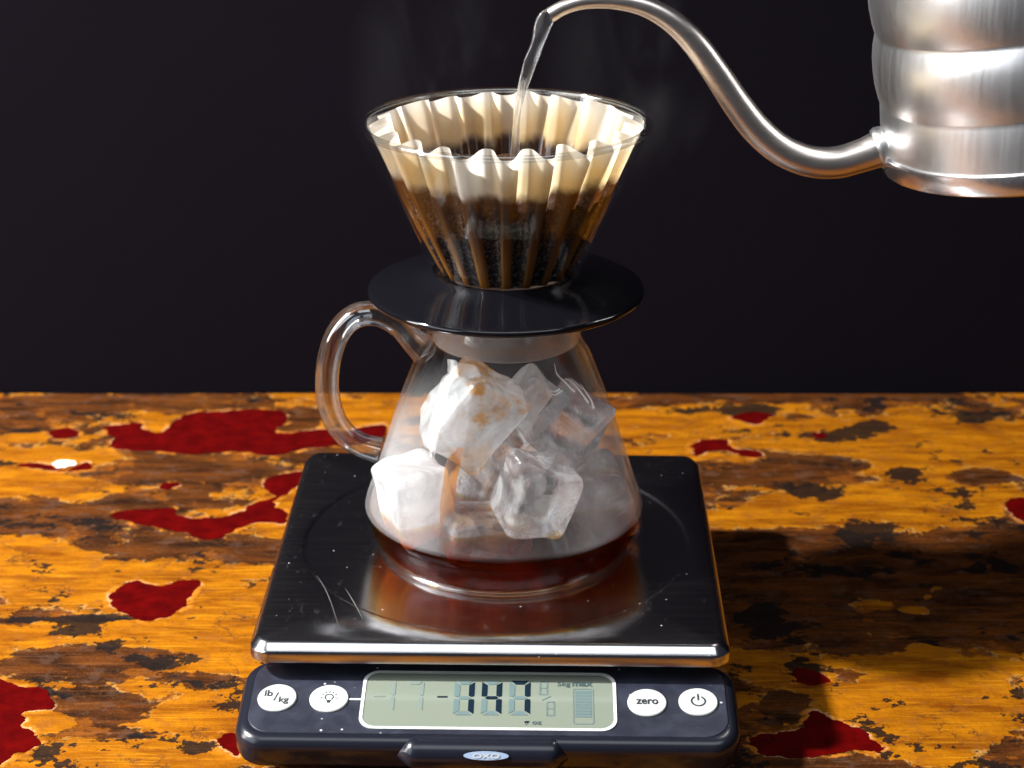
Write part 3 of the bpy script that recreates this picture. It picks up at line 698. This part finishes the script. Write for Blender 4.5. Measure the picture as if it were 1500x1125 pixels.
text_mesh('lettering', 'max', M['seg_mid'], screen, zq(1250, 162), 0.0021, pan, SH, 0.03, width=0.0070)
text_mesh('lettering', 'g', M['seg_on'], screen, zq(942, 376), 0.0022, pan, SH, 0.03, width=0.0018)
text_mesh('lettering', 'oz', M['seg_mid'], screen, zq(1000, 374), 0.0015, pan, SH, 0.02, width=0.0032)
a = zq(1198, 380); b_ = zq(1310, 186); bc_ = ((a[0]+b_[0])/2, (a[1]+b_[1])/2); bh = (abs(b_[0]-a[0])/2, abs(b_[1]-a[1])/2)
lo_ = rr_loop(bh[0], bh[1], 0.0008, 4); li = rr_loop(bh[0]-.00035, bh[1]-.00035, 0.0005, 4)
B = MB(); nn = len(lo_)
B.add([pan(bc_[0]+x, bc_[1]+y, SH) for x, y in lo_]+[pan(bc_[0]+x, bc_[1]+y, SH+.0001) for x, y in lo_]+[pan(bc_[0]+x, bc_[1]+y, SH+.0001) for x, y in li]+[pan(bc_[0]+x, bc_[1]+y, SH) for x, y in li], grid_faces(4, nn, True))
for i in range(9):
    yy = bc_[1]+bh[1]*0.88-i*bh[1]*0.17; B.add(*flat_shape([(bc_[0]-bh[0]*.78, yy-bh[1]*.135), (bc_[0]+bh[0]*.78, yy-bh[1]*.135), (bc_[0]+bh[0]*.78, yy), (bc_[0]-bh[0]*.78, yy)], SH, SH+.0001, pan))
mesh_obj('capacity_gauge', B.v, B.f, M['seg_off'], screen, smooth=False)
# oval maker's mark on the grip's upper front
fa_ = R(55)
LO = Vector(pan(puv(712, 1097)[0], w0+0.0022-math.sin(fa_)*(0.0008+GA), GN+math.cos(fa_)*(0.0010+GB)))
lx = ux; ly = (uv_*math.cos(fa_)+un*math.sin(fa_)); ln = lx.cross(ly)
def lmap(x, y, h): return tuple(LO+lx*x+ly*y+ln*h)
v, f = flat_shape(ellipse_pts((0, 0), 0.0074, 0.0014), -0.0012, 0.00035, lmap); lg = mesh_obj('logo_badge', v, f, M['logo_oval'], scale, smooth=False)
text_mesh('lettering', 'OXO', M['white_print'], lg, (0, 0), 0.0016, lmap, 0.0004, 0.02, width=0.0088)

# ------------------------------------------------------------------ glass server
AX, AY = 0.0030, 0.0; GZ = REC
server = empty('coffee_server', (AX, AY, GZ), 'round clear glass coffee server holding ice and coffee on the scale', 'coffee server')
outer = [(0.0005, GZ+0.0009), (0.030, GZ+0.0009), (0.0405, GZ+0.0003), (0.0440, GZ+0.0001), (0.0472, GZ+0.0013), (0.0498, GZ+0.0042), (0.0515, GZ+0.0085), (0.0521, GZ+0.0135), (0.0515, GZ+0.0185),
         (0.0479, 0.0680), (0.0434, 0.0817), (0.0399, 0.0926), (0.0370, 0.1007), (0.0322, 0.1135), (0.0303, 0.1168), (0.0288, 0.1195), (0.0282, 0.1225), (0.0287, 0.1265), (0.0300, 0.1305), (0.0312, 0.1340)]
outer = [tuple(p) for p in spline(outer, 4)]; outer = [(max(r, 0.0004), z) for r, z in outer]
def offset_profile(P, d):
    Q = []
    for i, (r, z) in enumerate(P):
        a = np.array(P[max(i-1, 0)]); b = np.array(P[min(i+1, len(P)-1)]); t_ = b-a; t_ = t_/np.linalg.norm(t_)
        Q.append((max(r-t_[1]*d, 0.0004), z+t_[0]*d))
    return Q
inner = offset_profile(outer, 0.0017)
v, f = lathe(outer+inner[::-1], 128, (AX, AY), True)
o = mesh_obj('glass_body', v, f, M['server_glass'], server, sharp=60); add_attr(o, 'dry', [(1.0 if p[2] > 0.056 else 0.5) if i < len(outer)*128 else (0.0 if p[2] < 0.0560 else 1.0) for i, p in enumerate(v)])
# thick lip bead of the mouth + little pouring spout
def bead(rad, z, r0, n=128, m=12, c=(AX, AY), bump=None):
    v = []
    for i in range(m):
        a = 2*math.pi*i/m
        for j in range(n):
            t_ = 2*math.pi*j/n; rr = rad+r0*math.cos(a)+(bump(t_)[0] if bump else 0); v.append((c[0]+rr*math.cos(t_), c[1]+rr*math.sin(t_), z+r0*math.sin(a)+(bump(t_)[1] if bump else 0)))
    return v, grid_faces(m, n, True)
lipf = lambda t_: (0.0050*math.exp(-(((t_+math.pi) % (2*math.pi)-math.pi+0.15)/0.22)**2), -0.0035*math.exp(-(((t_+math.pi) % (2*math.pi)-math.pi+0.15)/0.22)**2))
v, f = bead(0.0306, 0.1346, 0.0016, bump=lipf); mesh_obj('lip', v, f, M['handle'], server)
# thick glass edge the server stands on
v, f = bead(0.0455, GZ+0.0013, 0.0011); mesh_obj('base_ring', v, f, M['handle'], server)
# handle: flattened glass rod
hp = [(622,512),(604,497),(585,477),(560,462),(535,459),(512,468),(494,490),(483,522),(479,556),(482,590),(492,618),(510,640),(532,653),(556,660)]
hr = [.0058,.0046,.0042,.0043,.0044,.0044,.0044,.0044,.0044,.0044,.0043,.0043,.0044,.0048]
pp = spline([tuple(ypl(x, y, 0.0))+(r,) for (x, y), r in zip(hp, hr)], 5)
v, f = tube([p[:3] for p in pp], [p[3] for p in pp], 28, flat=1.25, up=(0, 1, 0)); mesh_obj('handle', v, f, M['handle'], server)

# ------------------------------------------------------------------ coffee
CZ = 0.0560
cp = [(r-0.0002, z+0.0002) for r, z in inner if z < CZ-0.0006]
rs = np.interp(CZ, [z for r, z in inner[20:]], [r for r, z in inner[20:]])-0.0002
cp = [(max(r, .0004), z) for r, z in cp]+[(rs, CZ-0.0002), (rs-0.0006, CZ+0.00005), (rs-0.0025, CZ-0.0003), (0.02, CZ-0.0003), (0.0004, CZ-0.0003)]
v, f = lathe(cp, 128, (AX, AY)); o = mesh_obj('coffee', v, f, M['coffee'], None, origin=(AX, AY, GZ+.003)); add_attr(o, 'top', [1.0 if p[2] > CZ-0.0004 else 0.0 for p in v])
tag(o, 'dark reddish brown brewed coffee pooled in the bottom of the glass server', 'coffee')

# ------------------------------------------------------------------ ice cubes
def ice(px, py, y, size, rot, mat, label, seed, stretch=(1, 1, 1)):
    c = ypl(px, py, y); r_ = random.Random(seed)
    bm = bmesh.new(); bmesh.ops.create_cube(bm, size=1.0)
    for v_ in bm.verts:
        v_.co = Vector([v_.co[i]*stretch[i]*(1+r_.uniform(-.13, .08)) for i in range(3)])
    bmesh.ops.bevel(bm, geom=list(bm.edges)+list(bm.verts), offset=0.15, segments=4, profile=0.55, affect='EDGES')
    bmesh.ops.triangulate(bm, faces=[f_ for f_ in bm.faces if len(f_.verts) > 4])
    bmesh.ops.subdivide_edges(bm, edges=bm.edges, cuts=3, use_grid_fill=True)
    for v_ in bm.verts:
        p = v_.co*2.3+Vector((seed*3.1, seed*1.7, seed)); d = mnoise.noise(p)*0.075+mnoise.noise(p*3)*0.020
        v_.co += v_.co.normalized()*d
    M3 = Matrix.Rotation(R(rot[2]), 3, 'Z') @ Matrix.Rotation(R(rot[1]), 3, 'Y') @ Matrix.Rotation(R(rot[0]), 3, 'X')
    V = [tuple(c+M3 @ (v_.co*size)) for v_ in bm.verts]; F = [tuple(v_.index for v_ in f_.verts) for f_ in bm.faces]; bm.free()
    o = mesh_obj('ice_cube', V, F, mat, None, sharp=None, origin=c)
    return tag(o, label, 'ice cube', 'ice cubes in the glass server')
ice(690, 604, -0.009, 0.0278, (12, 38, 20), M['ice_stained'], 'large bright white ice cube, highest on the left, with coffee-stained corners', 3, (0.95, 0.9, 1.2))
ice(607, 728, -0.012, 0.0245, (5, -8, 30), M['ice_white'], 'blurry bright white ice cube low behind fogged glass on the handle side', 5, (0.95, 0.95, 1.2))
ice(835, 624, -0.006, 0.0226, (20, 30, -20), M['ice'], 'grey ice cube with feathery frost cracks, high on the right', 9, (1, 1, 1.15))
ice(785, 724, -0.0245, 0.0232, (15, 14, 25), M['ice'], 'cloudy grey ice cube with crushed white corner, low at the centre front', 12, (1.05, .95, 1.2))
ice(712, 775, -0.018, 0.0235, (2, 3, 12), M['ice_clear'], 'clear pinkish ice cube floating half sunk in the coffee at the front', 15, (1.35, .9, .75))
ice(872, 735, 0.006, 0.0245, (8, -20, 10), M['ice'], 'dim ice cube behind fogged glass at the lower right', 18, (1, 1, 1.1))
ice(742, 655, 0.018, 0.0235, (30, 12, 40), M['ice_clear'], 'clear ice cube with yellow streaks behind the big stained one', 21)
ice(778, 588, 0.012, 0.0185, (10, 50, 15), M['ice_white'], 'milky ice cube under the neck between the stained and the cracked cube', 24)
ice(706, 712, 0.014, 0.0205, (15, 25, 55), M['ice_clear'], 'clear ice cube deep at the centre between the blurry white one and the crushed one', 31)
# frost feathers standing off the cracked cube
fe = MB()
for pts in ([(812,532),(816,548),(828,560),(842,574)], [(828,554),(840,562),(852,576),(862,590)], [(850,562),(858,574),(866,586),(870,598)], [(803,570),(812,574),(820,570)], [(807,578),(815,578),(824,572)]):
    P = [tuple(ypl(x, y, -0.019)) for x, y in spline(pts, 4)]; v, f = tube(P, [0.00042*(1.05-i/len(P)) for i in range(len(P))][::-1], 7); fe.add(v, f)
cube = [o for o in bpy.data.objects if o.get('label', '').startswith('grey ice cube with feathery')][0]
mesh_obj('frost_feather', fe.v, fe.f, simple('frost', (0.85, 0.86, 0.88), 0.4), cube)

# ------------------------------------------------------------------ dripper
DX, DY = 0.0038, 0.0
dripper = empty('coffee_dripper', (DX, DY, 0.1385), 'clear glass cone dripper with a wide black disc foot on top of the server', 'coffee dripper')
RB, ZB, RT, ZT = 0.0258, 0.1465, 0.0500, 0.1998
co = [(RB, ZB), (RB+0.0003, ZB+0.001)]+[(RB+(RT-RB)*q+0.0009*math.sin(math.pi*q), ZB+(ZT-ZB)*q) for q in np.linspace(0.05, 1, 24)]
ci = offset_profile(co, 0.0021)
v, f = lathe(co+ci[::-1], 128, (DX, DY), True); mesh_obj('glass_cone', v, f, M['glass'], dripper, sharp=60)
v, f = bead(RT-0.0004, 0.2002, 0.0013, c=(DX, DY)); mesh_obj('rim', v, f, M['rim_glass'], dripper)
disc = [(0.0218, 0.1385), (0.0485, 0.1383), (0.0493, 0.1389), (0.0495, 0.1397), (0.0492, 0.1406), (0.0484, 0.1410), (0.040, 0.1426), (0.033, 0.1443), (0.0285, 0.1460), (0.0272, 0.1472), (0.0262, 0.1474), (0.0256, 0.1466), (0.0235, 0.1462), (0.0218, 0.1462)]
v, f = lathe(disc, 128, (DX, DY), True); mesh_obj('disc_foot', v, f, M['black_plastic'], dripper, sharp=50)
v, f = lathe([(0.0248, 0.1210), (0.0254, 0.1206), (0.0262, 0.1210), (0.0268, 0.1384), (0.0240, 0.1384)], 96, (DX, DY), True); mesh_obj('neck_insert', v, f, M['insert'], dripper, sharp=50)

# ------------------------------------------------------------------ pleated paper filter and grounds
NPL = 20; NT_ = NPL*24; ZF = 0.1471; ZTOP = 0.1996
def glass_inner(z): return float(np.interp(z, [p[1] for p in ci], [p[0] for p in ci]))
off = [random.uniform(-.10, .10) for _ in range(NPL)]; dep = [random.uniform(.82, 1.15) for _ in range(NPL)]
def pleat(th, q, inset=0.0):
    """radius and phase at angle th, q = 0 at the floor, 1 at the rim"""
    a = th/(2*math.pi)*NPL; i = int(a) % NPL; fr = a-int(a)
    fr = min(max(fr+off[i]*math.sin(math.pi*fr)*0.8, 0), 1)
    c_ = 0.5+0.5*math.cos(2*math.pi*fr); c_ = c_*c_*(3-2*c_)
    z = ZF+(ZTOP-ZF)*q; Rg = glass_inner(z)-0.0003-inset
    d = (0.0018+0.0042*q)*(dep[i]*math.sin(math.pi*fr)**2+(1-math.sin(math.pi*fr)**2))
    return Rg-d*(1-c_), c_
v = []; ph = []; hh = []
QS = np.linspace(0, 1, 26)
for q in QS:
    for j in range(NT_):
        th = 2*math.pi*j/NT_; r, c_ = pleat(th, q); z = ZF+(ZTOP-ZF)*q
        if q > 0.8: z += (q-0.8)/0.2*(0.0008*mnoise.noise(Vector((math.cos(th)*3, math.sin(th)*3, 5)))-0.0006*c_+0.0020*(1-c_)); r += (q-0.8)/0.2*0.0006*mnoise.noise(Vector((math.cos(th)*6, math.sin(th)*6, 1)))
        v.append((DX+r*math.cos(th), DY+r*math.sin(th), z)); ph.append(c_); hh.append(z-ZF)
f = grid_faces(len(QS), NT_)
for rr in (0.6, 0.02):
    for j in range(NT_):
        th = 2*math.pi*j/NT_; r, c_ = pleat(th, 0); v.append((DX+r*rr*math.cos(th), DY+r*rr*math.sin(th), ZF)); ph.append(0.2); hh.append(0)
nb_ = len(QS)*NT_
for j in range(NT_):
    k2 = (j+1) % NT_; f.append((j, nb_+j, nb_+k2, k2)); f.append((nb_+j, nb_+NT_+j, nb_+NT_+k2, nb_+k2))
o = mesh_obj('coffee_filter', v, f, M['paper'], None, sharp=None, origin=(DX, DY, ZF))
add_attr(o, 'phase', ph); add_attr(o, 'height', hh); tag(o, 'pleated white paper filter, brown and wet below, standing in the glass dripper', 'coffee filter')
v = []; ZS = 0.0330
qs = [q for q in QS if q*(ZTOP-ZF) < ZS]
for q in qs:
    for j in range(NT_):
        th = 2*math.pi*j/NT_; r, c_ = pleat(th, q, 0.0007); v.append((DX+r*math.cos(th), DY+r*math.sin(th), max(ZF+(ZTOP-ZF)*q, ZF+0.0005)))
rows = len(qs); qe = qs[-1]
for s_ in (0.93, 0.8, 0.65, 0.5, 0.35, 0.2, 0.08, 0.01):
    for j in range(NT_):
        th = 2*math.pi*j/NT_; r, c_ = pleat(th, qe, 0.0007); r *= s_
        v.append((DX+r*math.cos(th), DY+r*math.sin(th), ZF+ZS+0.0012*mnoise.noise(Vector((r*math.cos(th)*160, r*math.sin(th)*160, 2)))-0.004*(1-s_)**2))
    rows += 1
f = grid_faces(rows, NT_)+[tuple(range(NT_))[::-1], tuple((rows-1)*NT_+j for j in range(NT_))]
o = mesh_obj('coffee_grounds', v, f, M['grounds'], None, sharp=None, origin=(DX, DY, ZF)); tag(o, 'wet dark coffee grounds filling the lower half of the paper filter', 'coffee grounds')

# ------------------------------------------------------------------ kettle
KT = R(-14.0); KC = ypl(1569, 194, 0.0)
kettle = empty('gooseneck_kettle', KC, 'tilted brushed steel gooseneck kettle pouring from the upper right', 'kettle')
Kax = Vector((math.sin(KT), 0, math.cos(KT))); Kx = Vector((math.cos(KT), 0, -math.sin(KT))); Ky = Vector((0, 1, 0))
def kmap(p): return tuple(KC+Kx*p[0]+Ky*p[1]+Kax*p[2])
def klathe(prof, n=128, closed=False): v, f = lathe(prof, n, (0, 0), closed); return [kmap(p) for p in v], f
body = [(0.0615, 0.0078), (0.0642, 0.0084), (0.0635, 0.0150), (0.0624, 0.0226), (0.0621, 0.0238), (0.0621, 0.0244), (0.0625, 0.0265), (0.0628, 0.0310), (0.0626, 0.0355), (0.0621, 0.0400), (0.0612, 0.0440), (0.0600, 0.0474), (0.0596, 0.0484), (0.0597, 0.0490),
        (0.0601, 0.0520), (0.0602, 0.0570), (0.0597, 0.0630), (0.0584, 0.0700), (0.0560, 0.0780), (0.0520, 0.0850), (0.0480, 0.0895), (0.0450, 0.0915), (0.0400, 0.0925), (0.0395, 0.0950), (0.0380, 0.0970), (0.020, 0.1005), (0.0005, 0.1015)]
v, f = klathe(body); mesh_obj('body', v, f, M['kettle'], kettle, sharp=40)
v, f = klathe([(0.0005, 0.0), (0.0600, 0.0), (0.0640, 0.0004), (0.0655, 0.0014), (0.0659, 0.0030), (0.0658, 0.0055), (0.0657, 0.0070), (0.0655, 0.0079), (0.0648, 0.0083), (0.0610, 0.0084)]); mesh_obj('base_rim', v, f, mat_steel('kettle_base_steel', (0.75, 0.75, 0.76), 0.24, (1, 1, 1), 0, 0.0), kettle, sharp=40)
v, f = klathe([(0.0005, 0.1012), (0.007, 0.1013), (0.006, 0.106), (0.010, 0.112), (0.009, 0.119), (0.0005, 0.121)], 40); mesh_obj('lid_knob', v, f, M['black_plastic'], kettle)
sp = [(1304,215,.0060),(1286,219,.0058),(1262,228,.0053),(1225,238,.0051),(1185,236,.0050),(1145,220,.0049),(1110,191,.0048),(1080,153,.0046),(1050,108,.0043),(1018,64,.0040),(985,32,.0036),(945,10,.0031),(900,1,.0027),(858,2,.0024),(828,10,.0023),(806,22,.0024)]
pp = spline([tuple(ypl(x, y, 0.0))+(r,) for x, y, r in sp], 6)
P = [p[:3] for p in pp]; rad = [p[3]*1.10 for p in pp]
vo, fo = tube(P, rad, 28, cap=False); vi, fi = tube(P, [r-0.0006 for r in rad], 28, cap=False)
nv = len(vo); L_ = len(P); fs = list(fo)+[tuple(i+nv for i in q[::-1]) for q in fi]
for e in (0, L_-1):
    for j in range(28):
        k2 = (j+1) % 28; fs.append((e*28+j, e*28+k2, nv+e*28+k2, nv+e*28+j))
mesh_obj('spout', vo+vi, fs, M['spout'], kettle, sharp=50)
c0 = Vector(ypl(1289, 218, 0.0)); d0 = (Vector(ypl(1262, 228, 0))-c0).normalized()
v, f = tube([c0-d0*0.003, c0-d0*0.0022, c0, c0+d0*0.0012, c0+d0*0.0016], [.0066, .0076, .0078, .0072, .0058], 28); mesh_obj('spout_collar', v, f, M['kettle'], kettle)

# ------------------------------------------------------------------ water
wp = [(812,20,.0020),(801,26,.0026),(794,42,.0027),(788,60,.0026),(781,80,.0023),(774,100,.0019),(767,122,.0017),(761,150,.0015),(757,185,.0014),(754,222,.0014),(753,262,.0016)]
pp = spline([tuple(ypl(x, y, 0.0))+(r,) for x, y, r in wp], 8)
zz = [p for p in pp if p[2] > ZF+ZS-0.006]
v, f = tube([p[:3] for p in zz], [p[3] for p in zz], 24, flat=0.55, wob=lambda s_, th: 1+0.13*math.sin(2*th+s_*15)+0.05*math.sin(3*th-s_*24))
o = mesh_obj('water_stream', v, f, M['water'], None, sharp=None, origin=zz[-1][:3]); tag(o, 'thin twisting stream of hot water falling from the spout into the filter', 'water')

# ------------------------------------------------------------------ steam
def mat_steam():
    t = NT('steam'); c = t.coord('Object')
    n = t.noise(26, 4, 0.6, t.coord('Object', (1, 1, 0.45)), 1.2).outputs[0]
    g = t.node('ShaderNodeTexGradient', {'Vector': t.coord('Object', (28.0, 28.0, 17.0))}, gradient_type='SPHERICAL').outputs[0]
    d = t.math('MULTIPLY', t.math('MULTIPLY', t.ramp(n, 0.46, 0.72), g).outputs[0], 2.0)
    t.vol(t.node('ShaderNodeVolumePrincipled', {'Color': (0.9, 0.9, 0.95), 'Density': d, 'Anisotropy': 0.2}))
    return t.m
M['steam'] = mat_steam()
for px, py, y, lb in ((640, 118, 0.045, 'faint wisp of steam above the left back of the dripper'), (925, 105, 0.055, 'faint wisp of steam above the right back of the dripper')):
    c = ypl(px, py, y); v = []; nr = 14
    for i in range(nr):
        q = i/(nr-1); rr = 0.036*math.sin(math.pi*(0.06+0.88*q))
        for j in range(20):
            a = 2*math.pi*j/20; v.append((c.x+rr*math.cos(a), c.y+rr*math.sin(a), c.z-0.055+0.11*q))
    o = mesh_obj('steam', v, grid_faces(nr, 20)+[tuple(range(20))[::-1], tuple((nr-1)*20+j for j in range(20))], M['steam'], None, origin=c)
    tag(o, lb, 'steam', kind='stuff')

# ------------------------------------------------------------------ trickle of coffee running off the stained cube
t = NT('thin_coffee'); tr = t.node('ShaderNodeBsdfTransparent', {'Color': (0.95, 0.62, 0.16)}); tl = t.node('ShaderNodeBsdfTranslucent', {'Color': (0.80, 0.40, 0.06)}); df = t.node('ShaderNodeBsdfDiffuse', {'Color': (0.72, 0.34, 0.05)})
gl = t.node('ShaderNodeBsdfGlossy', {'Color': (1, 1, 1), 'Roughness': 0.06}); t.surf(t.mixs(schlick(t, 0.04), t.mixs(0.17, tr, t.mixs(0.3, df, tl)), gl))
P = spline([tuple(ypl(x, y, -0.0205))+(r,) for x, y, r in ((672, 655, .0016), (664, 680, .0024), (659, 705, .0027), (656, 735, .0026), (655, 765, .0026), (654, 810, .0028))], 6)
P = [p for p in P if p[2] > 0.0555]
v, f = tube([p[:3] for p in P], [p[3] for p in P], 16, flat=0.6, wob=lambda s_, th: 1+0.10*math.sin(2*th+s_*9))
o = mesh_obj('coffee_trickle', v, f, t.m, None, sharp=None, origin=P[-1][:3]); tag(o, 'amber trickle of coffee running down from the stained ice cube', 'coffee')
